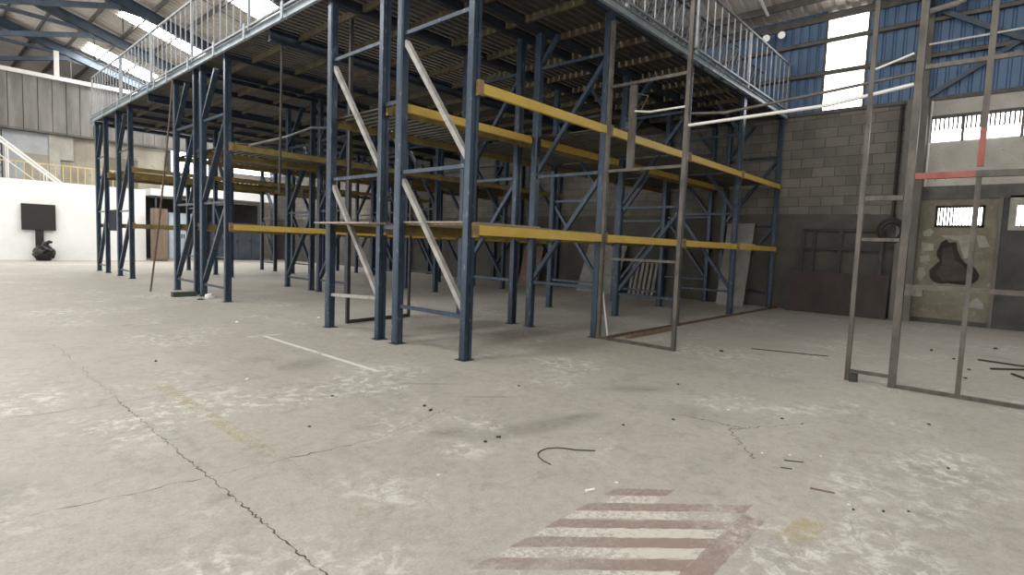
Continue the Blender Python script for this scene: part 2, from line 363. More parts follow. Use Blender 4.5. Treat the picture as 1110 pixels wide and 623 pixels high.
MB().bar((XW - .10, -2.85, 4.84), (XW - .10, -2.85, 7.25), .20, .12, (0, 1, 0)).build('wall_column', 'concrete_col', wc)

w1 = MB().box(XW - .01, XW + .03, -1.72, -.86, 4.88, 7.14).build('window_1', 'win', **ST)
MB().box(XW - .03, XW - .01, -1.76, -1.70, 4.86, 7.14).box(XW - .03, XW - .01, -.88, -.82, 4.86, 7.14).build('window_frame', 'beamgrey', w1)
w2 = MB().box(XW - .012, XW - .002, -7.5, -3.06, 3.92, 4.42).build('window_2', 'win', **ST)
fr = MB().box(XW - .05, XW - .0125, -7.55, -3.02, 4.40, 4.47).box(XW - .05, XW - .0125, -3.07, -3.02, 3.9, 4.42)
fr.build('window_frame', 'beamgrey', w2)
MB().box(XW - .05, XW - .0125, -3.62, -3.57, 3.9, 4.42).box(XW - .05, XW - .0125, -4.55, -4.50, 3.9, 4.42).build('mullion', 'concrete_col', w2)
fin = MB(); y = -3.12
while y > -7.5: fin.box(XW - .032, XW - .014, y - .019, y + .013, 4.15, 4.42); y -= .075
fin.build('louvre_fin', 'beamgrey', w2)
w3 = MB().box(XW - .036, XW - .031, -4.05, -3.31, 2.12, 2.50).build('window_3', 'win', **ST)
MB().box(XW - .055, XW - .033, -4.09, -3.27, 2.49, 2.54).box(XW - .055, XW - .033, -4.09, -3.27, 2.08, 2.125).box(XW - .055, XW - .033, -3.315, -3.27, 2.08, 2.54).box(XW - .055, XW - .033, -4.09, -4.045, 2.08, 2.54).build('window_frame', 'void', w3)
fin = MB(); y = -3.345
k = 0
while y > -4.03: fin.box(XW - .052, XW - .038, y - (.009 if k > 4 else .018), y + .010, 2.12, 2.50); y -= .055; k += 1
fin.build('window_bar', 'void', w3)
w4 = MB().box(XW - .066, XW - .061, -5.2, -4.58, 2.12, 2.52).build('window_4', 'win', **ST)
fin = MB(); y = -4.60
while y > -5.2: fin.box(XW - .085, XW - .068, y - .010, y + .006, 2.10, 2.54); y -= .05
fin.build('window_bar', 'void', w4)

# ------------------------------------------------------------------ setting: back walls
YB = 29.0
wk = MB().box(-16, XW, YB + .3, YB + .5, 0, 4.30).box(-16, 5.2, YB + .3, YB + .5, 4.30, 5.80).build('wall_back', 'plaster', **ST)
MB().box(-1.9, .35, YB + .26, YB + .3, 3.0, 5.72).build('blue_plaster_area', 'blue_plaster', wk)
MB().box(-.55, .42, YB + .22, YB + .26, 3.0, 4.75).build('door_opening_board', 'plaster', wk)
MB().box(2.6, 3.9, YB + .24, YB + .3, 3.0, 5.0).build('patched_panel', 'cream', wk)
MB().box(.35, .75, YB + .15, YB + .3, 3.0, 5.75).build('broken_pier', 'lightplaster', wk)
MB().box(.75, 1.25, YB + .18, YB + .3, 4.6, 5.75).build('broken_pier', 'lightplaster', wk)
wp = MB()
x = -16.0
while x < XW - .1:
    x2 = min(x + .515, XW); wp.box(x + .012, x2 - .012, YB, YB + .14, 5.80, 8.22); x = x2
wp = wp.build('wall_back_panels', 'panelwall', **ST); wp.name = 'wall_back.001'
MB().box(-16, XW, YB + .14, YB + .2, 5.8, 8.22).build('panel_backing', 'darkwall', wp)
MB().box(-16, XW, YB - .08, YB + .22, 5.72, 5.81).build('bottom_trim', 'beamgrey', wp)
MB().box(-16, XW, YB - .10, YB + .10, 8.22, 8.40).build('top_beam', 'white_tube', wp)
MB().box(.58, .76, YB - .06, YB + .10, 8.40, 9.55).build('top_strut', 'white_tube', wp)
w5 = MB().box(5.3, 7.4, YB + .36, YB + .40, 4.32, 5.78).build('window_5', 'win', **ST)
MB().box(8.6, XW - .02, YB + .36, YB + .40, 4.95, 5.25).build('window_6', 'win', **ST)
MB().box(7.4, XW, YB + .3, YB + .5, 4.3, 4.95).box(7.4, XW, YB + .3, YB + .5, 5.25, 5.8).box(7.4, 8.6, YB + .3, YB + .5, 4.95, 5.25).build('infill', 'plaster', wk)
MB().box(5.2, 5.42, YB + .25, YB + .36, 4.3, 5.8).box(7.3, 7.4, YB + .25, YB + .36, 4.3, 5.8).build('window_frame', 'darkwall', w5)
gw = MB().box(-16, XW, 40.8, 41, 0, 12).build('wall_gable', 'darkwall', **ST)

wf = MB().box(-16, XW + .2, -12.2, -12, 0, 4.8).box(-16, XW + .2, -12.2, -12, 7.3, 12).build('wall_front_light_block', 'plaster', **ST)  # unseen wall added to block sky light; high gap lights railings and upper beams
# white partition
pw = MB().box(-14, 3.30, 25.6, 25.72, 0, 3.30).build('wall_partition', 'white', **ST)
# raised platform behind it
tp = MB().box(-14, 3.6, 26.8, YB + .25, 0, 3.05).build('trim_1', 'beamgrey', **ST)

# ------------------------------------------------------------------ setting: roof
RM = .30
XE, ZE, XR = XW + .25, 7.17, -3.6
def zr(x): return ZE + RM * (XE - x) if x >= XR else ZE + RM * (XE - XR) - RM * (XR - x)
SKY = [(1.70, 4.55, 21.25, 22.65), (1.70, 4.55, 27.9, 29.3), (1.70, 4.55, 14.7, 16.1), (1.70, 4.55, 8.1, 9.5), (1.70, 4.55, 1.5, 2.9),
       (6.2, 8.6, 21.25, 22.65), (6.2, 8.6, 14.7, 16.1), (6.2, 8.6, 8.1, 9.5), (6.2, 8.6, 27.9, 29.3)] + [(-9.0, -5.0, y, y + 1.4) for y in (27.9, 21.25, 14.7, 8.1, 1.5, -5.1)]  # last group: unseen strips on the left slope, added to light the floor
def roof_sheet():
    pitch, d = .30, .035
    ys = []; y = -12.0
    prof = []
    while y < 41:
        for f, dd in ((0, 0), (.55, 0), (.66, d), (.89, d)): prof.append((y + f * pitch, dd))
        y += pitch
    m = MB(); xs = [XE + .0, 8.6, 6.2, 4.55, 1.70, XR, -5.0, -9.0, -16]
    n = len(xs)
    vs = [(x, yy, zr(x) + dd) for yy, dd in prof for x in xs]
    fs = []
    for i in range(len(prof) - 1):
        ym = (prof[i][0] + prof[i + 1][0]) / 2
        for j in range(n - 1):
            xm = (xs[j] + xs[j + 1]) / 2
            if any(a < xm < b_ and c < ym < e for a, b_, c, e in SKY): continue
            fs.append((i * n + j, i * n + j + 1, (i + 1) * n + j + 1, (i + 1) * n + j))
    return m.poly(vs, fs)
ceil = roof_sheet().build('ceiling', 'roof', **ST)
for x0, x1, y0, y1 in SKY:
    MB().poly([(x0, y0 - .12, zr(x0) - .004), (x1, y0 - .12, zr(x1) - .004), (x1, y1 + .12, zr(x1) - .004), (x0, y1 + .12, zr(x0) - .004)], [(0, 1, 2, 3)]).build('skylight', 'sky', ceil)
x = 10.15; 
while x > -15:
    z = zr(x) - .01
    MB().channel((x, -12, z - .09), (x, 41, z - .09), .17, .06, (0, 0, 1)).build('purlin', 'steel_purlin', ceil)
    x -= 1.125
MB().box(XW - .05, XW + .12, -12, 41, 7.0, 7.17).build('eave_beam', 'steel_purlin', ceil)
def ibeam(a, b, h, w, tw=.014, tf=.02):
    a = Vector(a); b = Vector(b); d = (b - a).normalized(); u = Vector((0, 0, 1)); u = (u - d * u.dot(d)).normalized(); k = d.cross(u)
    p = [(-h/2, -w/2), (-h/2, w/2), (-h/2 + tf, w/2), (-h/2 + tf, tw), (h/2 - tf, tw), (h/2 - tf, w/2), (h/2, w/2), (h/2, -w/2), (h/2 - tf, -w/2), (h/2 - tf, -tw), (-h/2 + tf, -tw), (-h/2 + tf, -w/2)]
    return MB().extrude(p, a, b, u, k)
for ry in (29.6, 24.75, 20.2, 13.4, 6.6, -2.85, -8.5):
    off = .18 + .20
    ibeam((XW, ry, zr(XW) - off), (XR, ry, zr(XR) - off), .38, .22).build('rafter', 'rafter', ceil)
    ibeam((XR, ry, zr(XR) - off), (-15.5, ry, zr(-15.5) - off), .38, .22).build('rafter', 'rafter', ceil)
    MB().bar((XR + .6, ry, 8.35), (1.25, ry, zr(1.25) - .62), .18, .14).build('tie_strut', 'rafter', ceil)
    MB().bar((XR + .6, ry, 9.75), (.75, ry, zr(.75) - .60), .14, .10).build('tie_strut', 'rafter', ceil)
    MB().poly([(x_, ry + s, z_) for s in (-.01, .01) for x_, z_ in ((-.4, zr(-.4) - .5), (2.4, zr(2.4) - .5), (1.2, zr(1.2) - .78))], [(0, 1, 2), (5, 4, 3), (0, 1, 4, 3), (1, 2, 5, 4), (2, 0, 3, 5)]).build('haunch_plate', 'rafter', ceil)
    MB().bar((1.30, ry, zr(1.30) - .70), (1.30, ry, zr(1.30) - 1.50), .04, .04).build('hanger_rod', 'steel_purlin', ceil)
for ry in (22.5, 17.0, 3.2):
    MB().bar((10.15, ry, zr(10.15) - .12), (2.8, ry, zr(2.8) - .12), .03, .03).build('sag_rod', 'steel_purlin', ceil)
MB().bar((10.2, .35, zr(10.2) - .2), (9.0, .35, zr(9.0) - .2), .05, .05).build('sag_rod', 'white_tube', ceil)

# ------------------------------------------------------------------ pallet racks
def post_mesh(front):
    s = -1 if front else 1                  # the open face looks to the aisle
    w, d, g = .060, .052, .018
    prof = [(-w, -d), (-g, -d), (-g * .8, -d + .014), (g * .8, -d + .014), (g, -d), (w, -d), (w, d * .6), (w - .014, d), (-w + .014, d), (-w, d * .6)]
    prof = [(p, q if front else -q) for p, q in prof]
    m = MB().extrude(prof, (0, 0, .006), (0, 0, ZT), Vector((1, 0, 0)), Vector((0, 1, 0)))
    me = m.mesh('upright_post'); me.materials.append(M['blue']); return me
PM = {True: post_mesh(True), False: post_mesh(False)}
bp = MB().box(-.085, .085, -.075, .075, 0, .008)
for sx in (-1, 1): bp.tube([(sx * .069, 0, .008), (sx * .069, 0, .022)], .009, 6)
BP = bp.mesh('base_plate'); BP.materials.append(M['blue_dark'])
def beam_mesh(mat, L=LB, h=.112, d=.05):
    # boxed beam with a stepped top lip
    prof = [(-d/2, -h/2), (d/2, -h/2), (d/2, h/2 - .03), (d/2 - .02, h/2 - .03), (d/2 - .02, h/2), (-d/2, h/2)]
    m = MB().extrude(prof, (.004, 0, 0), (L - .004, 0, 0), Vector((0, 1, 0)), Vector((0, 0, 1)))
    me = m.mesh('beam'); me.materials.append(M[mat]); return me
BMY = {k: beam_mesh(k) for k in ('yellow', 'yellow_old')}
cn = MB().box(.004, .075, -.030, -.024, -.085, .085).box(.004, .010, -.030, .03, -.085, .085)
for z in (-.05, .05): cn.tube([(.05, -.030, z), (.05, -.036, z)], .010, 6)
CNM = cn.mesh('end_connector'); CNM.materials.append(M['rust'])
cn2 = MB().box(-.075, -.004, -.030, -.024, -.085, .085).box(-.010, -.004, -.030, .03, -.085, .085)
CNM2 = cn2.mesh('end_connector'); CNM2.materials.append(M['rust'])

def frame_spec(r, i):
    """bottom rail height and which way the diagonals fall"""
    z0 = {(0, 0): .50, (1, 0): .50, (0, 1): .75, (1, 1): .75, (2, 0): .27, (3, 0): .27, (2, 1): .30, (3, 1): .27, (4, 0): .20, (5, 0): .22,
          (0, 2): .45, (0, 3): .5, (0, 4): .4, (1, 2): .62, (1, 3): .35}.get((r, i), .25 + .07 * ((r * 5 + i * 3) % 6))
    if i == 0: falls = r < 2
    elif i == 1: falls = r == 4
    elif i == 2: falls = r != 0
    else: falls = (r + i) % 3 != 1
    return z0, falls

SIDE = ['nearest the viewer', 'second from the front, standing back to back with the nearest rack', 'third from the front, first one beyond the near aisle',
        'fourth from the front, back to back with the third', 'fifth from the front, beyond the far aisle', 'farthest back, near the white partition wall']
RL = ['blue pallet rack with yellow beams nearest the viewer, its front beside the grey tube frame',
      'blue pallet rack standing back to back behind the front rack',
      'blue pallet rack on the far side of the first open aisle',
      'blue pallet rack whose end has the rusty leaning rod and green block beside it',
      'blue pallet rack beyond the second aisle, second from the white partition wall',
      'blue pallet rack farthest from the viewer, closest to the white partition wall']
racks = []
SLATS_UP = {0: (1, 2, 3), 1: (0, 1, 2, 3), 2: (0, 1, 2, 3), 3: (0, 1, 2, 3), 4: (1, 2), 5: (0, 1)}
for r, (y0, y1) in enumerate(ROWS):
    rk = thing('pallet_rack', (0, y0, 0), RL[r], 'pallet rack', 'blue pallet racks under the mezzanine')
    racks.append(rk); D = y1 - y0
    for i, x in enumerate(FX):
        for fr_, yy in ((True, 0), (False, D)):
            p = inst('upright_post', PM[fr_], (x, yy, 0), rk)
            inst('base_plate', BP, (0, 0, 0), p)
        z0, falls = frame_spec(r, i)
        light = (r < 2 and i == 0)
        za = z0
        while za < 4.7:
            m = MB()
            if r == 1 and i == 0 and za < 1:          # the knocked bottom rail
                m.channel((x - .02, y0 + .045, za + .06), (x - .02, y1 - .045, za), .045, .035, (0, 0, 1))
            else:
                m.channel((x - .02, y0 + .045, za), (x - .02, y1 - .045, za), .045, .035, (0, 0, 1))
            m.build('horizontal_brace', 'dusty' if (r, i) == (1, 0) and za < 1 else 'blue', rk)
            zb = min(za + 1.62, 4.66); fsc = (zb - za - .08) / 1.54
            if fsc > .25 and not (light and za > 3):
                lo, hi = za + .08, zb
                if falls: a, b_ = (x + .01, y0 + .05, lo), (x + .01, y0 + .05 + (D - .1) * min(fsc, 1), hi)
                else: a, b_ = (x + .01, y1 - .05, lo), (x + .01, y1 - .05 - (D - .1) * min(fsc, 1), hi)
                MB().bar(a, b_, .06 if r < 2 else .10, .062, (1, 0, 0)).build('diagonal_brace', 'dusty' if light else 'blue', rk)
            za += 1.72
    for i in range(4):
        for lvl, z in ((1, Z1), (2, Z2)):
            for side, yy in ((0, -.072), (1, D + .072)):
                if r == 5 and i > 2: continue
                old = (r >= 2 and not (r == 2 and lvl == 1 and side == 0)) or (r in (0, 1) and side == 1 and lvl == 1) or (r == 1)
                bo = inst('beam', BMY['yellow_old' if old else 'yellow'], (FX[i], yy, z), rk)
                if side: bo.scale = (1, -1, 1)
                a = inst('end_connector', CNM, (0, 0, 0), bo); c_ = inst('end_connector', CNM2, (LB, 0, 0), bo)
        if i in SLATS_UP[r]:
            m = MB(); x = FX[i] + .10
            while x < FX[i + 1] - .09:
                j = random.uniform(-.03, .03)
                m.box(x, x + .085, y0 - .085 + j, y1 + .085 + j, Z2 + .057, Z2 + .077); x += .148
            m.build('slat_shelf', 'slat', rk)
    if r in (0, 2, 4):
        yn = ROWS[r + 1][0]
        for i, x in enumerate(FX):
            for z in (Z1 + .02, 3.12):
                if r < 4: MB().bar((x, y1 + .045, z), (x, yn - .045, z), .05, .04).build('row_spacer', 'blue', rk)

# loose boards lying on the low level
def board(x0, x1, y0, y1, z0, th, label, mat='wood', name='wooden_board', rot=0):
    m = MB().box(x0, x1, y0, y1, z0, z0 + th)
    if rot:
        cx, cy = (x0 + x1)/2, (y0 + y1)/2; R = Matrix.Rotation(rot, 3, 'Z')
        m.v = [tuple(R @ (Vector(p) - Vector((cx, cy, 0))) + Vector((cx, cy, 0))) for p in m.v]
    return m.build(name, mat, None, label=label, cat='board', group='boards lying on the low rack level')
zt = Z1 + .057
board(.08, 1.42, -.05, 1.36, zt, .022, 'wide grey-brown board on the low front beams by the corner post')
board(-.25, 1.30, 1.66, 3.05, zt, .022, 'weathered board sticking out past the end of the second rack at low level', rot=.015)
board(.02, 1.30, .02, 1.32, zt + .023, .018, 'thinner board stacked on the wide board by the corner post')
board(1.50, 2.56, -.06, 1.2, zt, .014, 'thin board on the low front beam just left of the second front post')
board(5.75, 8.2, .55, 1.30, zt, .03, 'pale board lying along the low level of the right-hand front bays', 'pale_wood')
board(8.3, 9.4, .0, .9, zt, .03, 'whitish board on the low level next to the block wall', 'pale_wood')

# ------------------------------------------------------------------ mezzanine deck
DX0, DX1, DY0, DY1 = -.06, XW - .06, -.06, 17.95
dk = thing('mezzanine_deck', (0, 0, ZT), 'slatted mezzanine deck with blue-grey edge beams resting on the racks', 'mezzanine')
MB().channel((DX0, DY0 - .05, ZT + .06), (DX1, DY0 - .05, ZT + .06), .12, .05, (0, 0, 1)).build('edge_beam', 'edge', dk)
MB().channel((DX0 - .05, DY1, ZT + .13), (DX0 - .05, DY0 - .05, ZT + .13), .13, .05, (0, 0, 1)).build('edge_beam', 'edge', dk)
MB().channel((DX1, DY1 + .05, ZT + .06), (DX0, DY1 + .05, ZT + .06), .12, .05, (0, 0, 1)).build('edge_beam', 'edge', dk)
for y0, y1 in ROWS:
    for yy in (y0, y1):
        MB().box(DX0, DX1, yy - .035, yy + .035, ZT, ZT + .12).build('main_beam', 'blue_dark', dk)
for yy in (5.0, 11.95):
    ibeam((DX0, yy, ZT + .01), (DX1, yy, ZT + .01), .22, .10).build('main_beam', 'blue_dark', dk)
x = .45
while x < XW - .2:
    MB().box(x, x + .055, DY0, DY1, ZT + .035, ZT + .14).build('joist', 'joist', dk); x += .89
y = DY0 + .02; m1 = MB(); cnt = 0
while y < DY1 - .1:
    off = random.uniform(-.03, .02)
    m1.box(DX0 + off, DX1, y, y + .102, ZT + .142, ZT + .172); y += .142; cnt += 1
m1.build('deck_slats', 'slat', dk)

# guard rails
def guard(name, label, axis, a, b, fixed, zb, zt_, posts, pitch=.325):
    t = thing(name, (fixed if axis == 'y' else a, a if axis == 'y' else fixed, zb), label, 'railing', 'guard railings on the mezzanine')
    def P(u, z): return (fixed, u, z) if axis == 'y' else (u, fixed, z)
    MB().bar(P(a, zt_), P(b, zt_), .04, .04).build('top_rail', 'rail', t)
    MB().bar(P(a, zb), P(b, zb), .035, .035).build('bottom_rail', 'rail', t)
    for u in posts: MB().bar(P(u, ZT + .16), P(u, zt_), .045, .045).build('rail_post', 'rail', t)
    u = a + pitch
    while u < b - .05:
        if min(abs(u - q) for q in posts) > .06: MB().bar(P(u, zb), P(u, zt_), .020, .020).build('baluster', 'rail', t)
        u += pitch
    return t
gl = guard('guard_railing', 'grey baluster railing along the left edge of the mezzanine', 'y', DY0, DY1 - .02, DX0 - .025, 5.05, 6.24, [DY0, 2.88, 5.76, 8.64, 11.52, 14.4, 17.9])
for u in (1.4, 2.88, 4.3, 5.76, 7.2, 8.64, 10.06, 11.0, 11.52, 13, 14.4, 16.2, 17.9):
    MB().box(DX0 - .125, DX0 - .105, u - .035, u + .035, 4.80, 5.06).build('edge_bracket', 'edge', gl)
gr = guard('guard_railing', 'grey baluster railing along the right-hand front edge of the mezzanine', 'x', DX0, DX1, DY0 - .02, 5.00, 6.10, [DX0, 1.5, 3.0, 5.4, 8.0, DX1])
# slatted panels stored on the deck behind the right rail
for k, (xa, xb, yy, lean) in enumerate(((3.4, 5.7, .55, .30), (5.9, 8.3, .50, .26), (8.0, 10.3, .75, .34))):
    t = thing('railing_panel', ((xa + xb)/2, yy, ZT + .172), ['spare barred panel leaning behind the near stretch of the right-hand railing', 'spare barred panel leaning behind the middle of the right-hand railing',
              'spare barred panel leaning behind the far end of the right-hand railing'][k], 'panel', 'spare barred panels on the mezzanine')
    z0 = ZT + .174 + .02; z1 = z0 + .95
    for z, q in ((z0, yy), (z1, yy - lean)): MB().bar((xa, q, z), (xb, q, z), .03, .03).build('frame_rail', 'blue_dark', t)
    u = xa
    while u <= xb + .01:
        MB().bar((u, yy, z0), (u, yy - lean, z1), .026, .026).build('bar', 'blue_dark', t); u += .17

# ------------------------------------------------------------------ welded tube partition frame in the plane X = 2.62
XP = 2.625
pf = thing('partition_frame', (XP, -2.4, 0), 'open welded grey steel tube partition frame standing in front of the racks', 'partition frame')
def pp(ya, za, yb, zb, w, name, mat='grey_tube'):
    MB().bar((XP, ya, za), (XP, yb, zb), w, w, (1, 0, 0)).build(name, mat, pf)
def pr(y, z0, z1, w, mat='grey_tube'): pp(y, z0, y, z1, w, 'tube_post', mat)
pr(-.10, 0, 4.60, .055); pr(-1.30, 0, 6.9, .052)
pr(-3.35, 0, 6.9, .044); pr(-3.76, 0, 7.0, .066)
pr(-4.30, .02, 2.16, .042); pr(-4.30, 2.26, 2.62, .05, 'red_paint'); pr(-4.30, 2.62, 6.9, .05)
for z, w in ((3.67, .04), (2.47, .04), (1.20, .035), (.02, .04)): pp(-.13, z, -1.27, z, w, 'tube_rail')
MB().bar((XP + .03, -.47, 2.49), (XP + .03, -.47, 3.65), .10, .05, (0, 1, 0)).build('stub_post', 'grey_tube', pf)
MB().tube([(XP, -.52, 3.28), (XP, -.75, 3.24), (XP, -1.27, 3.24)], .014, 6).build('tube_rail', 'white_tube', pf)
for tri in ([(-.53, 3.52), (-.72, 3.46), (-.62, 3.28), (-.53, 3.38)],):
    MB().tube([(XP, y, z) for y, z in tri + tri[:1]], .010, 6).build('bracket', 'grey_tube', pf)
MB().tube([(XP, -1.33, 3.14), (XP, -1.8, 3.09), (XP, -2.4, 3.13), (XP, -2.95, 3.17), (XP, -3.72, 3.23)], .018, 6).build('tube_rail', 'grey_tube', pf)
MB().tube([(XP, -1.33, 2.99), (XP, -2.95, 3.02), (XP, -3.72, 3.12)], .020, 6).build('tube_rail', 'white_tube', pf)
MB().tube([(XP, -3.37, 3.33), (XP, -3.70, 3.43)], .012, 6).build('tube_rail', 'white_tube', pf)
for z, w in ((1.98, .05), (1.545, .035), (.11, .035)): pp(-3.38, z, -3.72, z, w, 'tube_rail')
pp(-3.80, 2.19, -4.27, 2.19, .06, 'tube_rail', 'red_paint'); pp(-4.27, 2.19, -6.8, 2.15, .06, 'tube_rail')
pp(-3.80, 1.07, -6.8, 1.07, .045, 'tube_rail'); pp(-3.80, .02, -6.8, .02, .04, 'tube_rail')
pp(-3.80, 3.27, -6.8, 3.25, .042, 'tube_rail')
MB().box(XP - .03, XP + .03, -3.95, -3.80, .98, 1.05).build('lock_plate', 'grey_tube', pf)
MB().box(XP - .06, XP + .02, -3.45, -3.38, .0, .085).build('foot_block', 'black_tube', pf)
for y in (-5.4, -6.75): pr(y, .02, 3.3, .055)
# rail lying on the floor along the rack front, continuing the frame's sill
MB().bar((2.70, -.19, .022), (XW - .1, -.19, .022), .04, .04).build('floor_rail', 'rust_rod', None, label='long rusty steel rail lying on the floor along the rack front', cat='rail')
MB().box(3.0, 4.55, -.42, -.34, .0, .05).build('timber_batten', 'splinter', None, label='brown timber batten on the floor right of the tube frame', cat='timber')
MB().bar((2.72, -.20, .05), (2.70, -.06, .86), .022, .012).build('white_strip', 'white_tube', None, label='thin white strip leaning against the second front rack post', cat='strip')

# dark U frame and loose tubes in the near aisle
t = thing('tube_frame', (1.1, 3.25, 0), 'dark slim tube frame standing on the floor just behind the second rack', 'frame')
MB().bar((.41, 3.20, 0), (.41, 3.20, 4.72), .05, .05).build('frame_post', 'black_tube', t)
MB().bar((1.72, 3.34, 0), (1.72, 3.34, 2.4), .04, .04).build('frame_post', 'black_tube', t)
MB().bar((.43, 3.20, .03), (1.70, 3.34, .03), .05, .05).build('frame_rail', 'black_tube', t)
MB().bar((.43, 3.20, 2.36), (1.70, 3.34, 2.36), .04, .04).build('frame_rail', 'black_tube', t)
MB().tube([(.16, 5.0, 4.62), (.13, 5.0, 2.10)], .022, 8).build('hanging_pipe', 'black_tube', None, label='thin dark pipe hanging from the deck over the near aisle', cat='pipe')
MB().tube([(.37, 6.86, 3.14), (1.1, 6.86, 3.42), (1.68, 6.86, 3.72), (2.45, 6.86, 3.86), (2.66, 6.86, 3.90)], .024, 8).build('bent_conduit', 'dusty', None, label='bent pale conduit rising along the rack beyond the near aisle', cat='pipe')
MB().tube([(-.62, 9.75, .0), (-.42, 9.75, 1.7), (-.19, 9.78, 4.0), (-.12, 9.8, 4.85)], .020, 8).build('leaning_rod', 'rust_rod', None, label='rusty brown rod leaning against the deck edge by the fourth rack', cat='rod')
MB().box(-.58, -.12, 8.32, 8.46, 0, .10).build('green_block', 'green', None, label='dark green timber block on the floor at the end of the fourth rack', cat='block')
MB().box(.02, .05, 15.235, 16.575, 1.34, 1.98).build('navy_board', 'navy', None, label='dark navy board fixed across the ends of the two farthest racks', cat='board')

# things leaning against the block wall behind the racks
def leaning(name, y0, y1, zt_, x_foot, x_top, th, mat, label, cat):
    m = MB().poly([(x_foot, y0, 0), (x_foot, y1, 0), (x_top, y1, zt_), (x_top, y0, zt_), (x_foot + th, y0, 0), (x_foot + th, y1, 0), (x_top + th, y1, zt_), (x_top + th, y0, zt_)],
                  [(0, 1, 2, 3), (7, 6, 5, 4), (0, 4, 5, 1), (1, 5, 6, 2), (2, 6, 7, 3), (3, 7, 4, 0)])
    return m.build(name, mat, None, label=label, cat=cat)
leaning('grey_sheet', .45, 1.15, 2.15, 10.10, 10.6, .03, 'stone', 'tall grey sheet leaning on the block wall behind the front rack', 'sheet')
leaning('grey_sheet', 4.2, 5.6, 1.5, 10.0, 10.6, .04, 'stone', 'large grey sheet leaning on the block wall at the end of the near aisle', 'sheet')
leaning('plywood_sheet', 7.5, 8.35, 1.35, 10.3, 10.6, .03, 'pink_ply', 'reddish plywood sheet leaning on the block wall beyond the grey sheet', 'sheet')
for k in range(6):
    ya = 3.10 + k * .15
    leaning('pale_plank', ya, ya + .085, .98, 10.30, 10.55, .03, 'stone', 'short pale plank propped upright in the row against the block wall', 'plank')['group'] = 'pale planks against the block wall'
# dark metal frame and red-brown board in the corner on the right
t = thing('barred_grille', (XW - .2, -1.5, 0), 'dark barred metal frame leaning on the block wall behind the red-brown board', 'grille')
for y in (-.70, -.95, -1.52, -2.35):
    MB().bar((XW - .26, y, 0), (XW - .06, y, 2.02), .07, .03, (0, 1, 0)).build('upright', 'black_tube', t)
for z in (2.0, 1.55, .9):
    MB().bar((XW - .265 + z * .1, -.66, z), (XW - .265 + z * .1, -2.40, z), .06, .03).build('crossbar', 'black_tube', t)
leaning('red_brown_board', -2.58, -.52, .98, XW - .45, XW - .30, .025, 'red_brown', 'low red-brown board leaning against the wall left of the pilaster', 'board')
# cable coil and pipes on the wall
m = MB()
for k in range(5):
    r = .17 + .025 * k; cy, cz = -2.53 + random.uniform(-.02, .02), 1.98 + random.uniform(-.02, .02)
    m.tube([(XW - .335 - .012 * (k % 3), -2.53 + (cy + 2.53) + r * math.cos(a), cz + r * math.sin(a)) for a in [2 * math.pi * q / 20 for q in range(21)]], .013, 6)
m.build('cable_coil', 'tie', None, label='coil of black cable hung on the wall beside the pilaster', cat='cable')
MB().tube([(XW - .045, -2.50, 2.30), (XW - .045, -2.50, 4.78)], .035, 10).build('down_pipe', 'red_brown', None, label='red-brown pipe running down the block wall beside the pilaster', cat='pipe')
MB().tube([(XW - .03, -3.035, 2.75), (XW - .03, -3.035, 4.8)], .025, 8).build('white_pipe', 'white_tube', None, label='thin white upright pipe on the right edge of the pilaster', cat='pipe')
MB().tube([(XW - .16, -2.9, 5.98), (XW - .16, -4.0, 5.98), (XW - .16, -7, 6.0)], .022, 8).build('wall_conduit', 'white_tube', None, label='slim pale conduit crossing the blue cladding on the right', cat='pipe')
MB().tube([(XW - .3, -2.75, 6.62), (XW - .3, -3.3, 6.68), (XW - .3, -3.42, 6.72), (XW - .3, -3.48, 6.82), (XW - .3, -3.5, 7.1)], .06, 10).build('elbow_pipe', 'dusty', None, label='thick grey elbow pipe high on the blue cladding', cat='pipe')
t = thing('floodlight', (XW - .2, .3, 6.8), 'twin floodlight under the eave by the end of the right-hand railing', 'lamp')
MB().bar((XW - .06, .3, 6.98), (XW - .25, .3, 6.90), .05, .05).bar((XW - .25, .05, 6.90), (XW - .25, .55, 6.90), .04, .04).build('bracket', 'steel_purlin', t)
for y in (.12, .48):
    a = Vector((XW - .25, y, 6.85)); d = Vector((-.8, -.3, -.5)).normalized()
    MB().tube([a, a + d * .10, a + d * .16], [.045, .08, .095], 14).build('lamp_head', 'steel_purlin', t)
    MB().tube([a + d * .161, a + d * .165], [.085, .085], 14).build('lens', 'lamp', t)

# ------------------------------------------------------------------ far left: board on stand, bag, railing, stair
t = thing('display_board', (-.54, 25.5, 0), 'black rectangular panel on a black pillar in front of the white partition wall', 'display')
MB().box(-1.10, -.005, 25.46, 25.53, 1.245, 2.325).build('panel', 'black', t)
MB().box(-1.07, -.035, 25.452, 25.462, 1.275, 2.295).build('screen', 'black', t)
MB().box(-.67, -.41, 25.46, 25.56, 0, 1.26).build('pillar', 'black', t)
def bag():
    bm = bmesh.new(); bmesh.ops.create_icosphere(bm, subdivisions=4, radius=1)
    from mathutils import noise
    for v in bm.verts:
        p = v.co.copy(); n = noise.noise(p * 2.2) * .12 + noise.noise(p * 5 + Vector((3, 1, 2))) * .12 + noise.noise(p * 11) * .05
        r = 1 + n; x, y, z = p * r
        if z > .45: k = max(.4, 1 - (z - .45) * 1.0); x *= k; y *= k; z = .45 + (z - .45) * 1.5
        v.co = (x * .36, y * .30, max(-.32, z * .36))
    zmin = min(v.co.z for v in bm.verts)
    for v in bm.verts: v.co += Vector((-.46, 25.02, -zmin))
    m = MB(); bm.verts.index_update(); m.v = [tuple(v.co) for v in bm.verts]; m.f = [tuple(v.index for v in f.verts) for f in bm.faces]; bm.free(); return m
t = thing('garbage_bag', (-.46, 25.02, 0), 'full black plastic garbage bag on the floor below the black panel', 'bag')
bag().build('sack', 'bag', t, smooth=True)
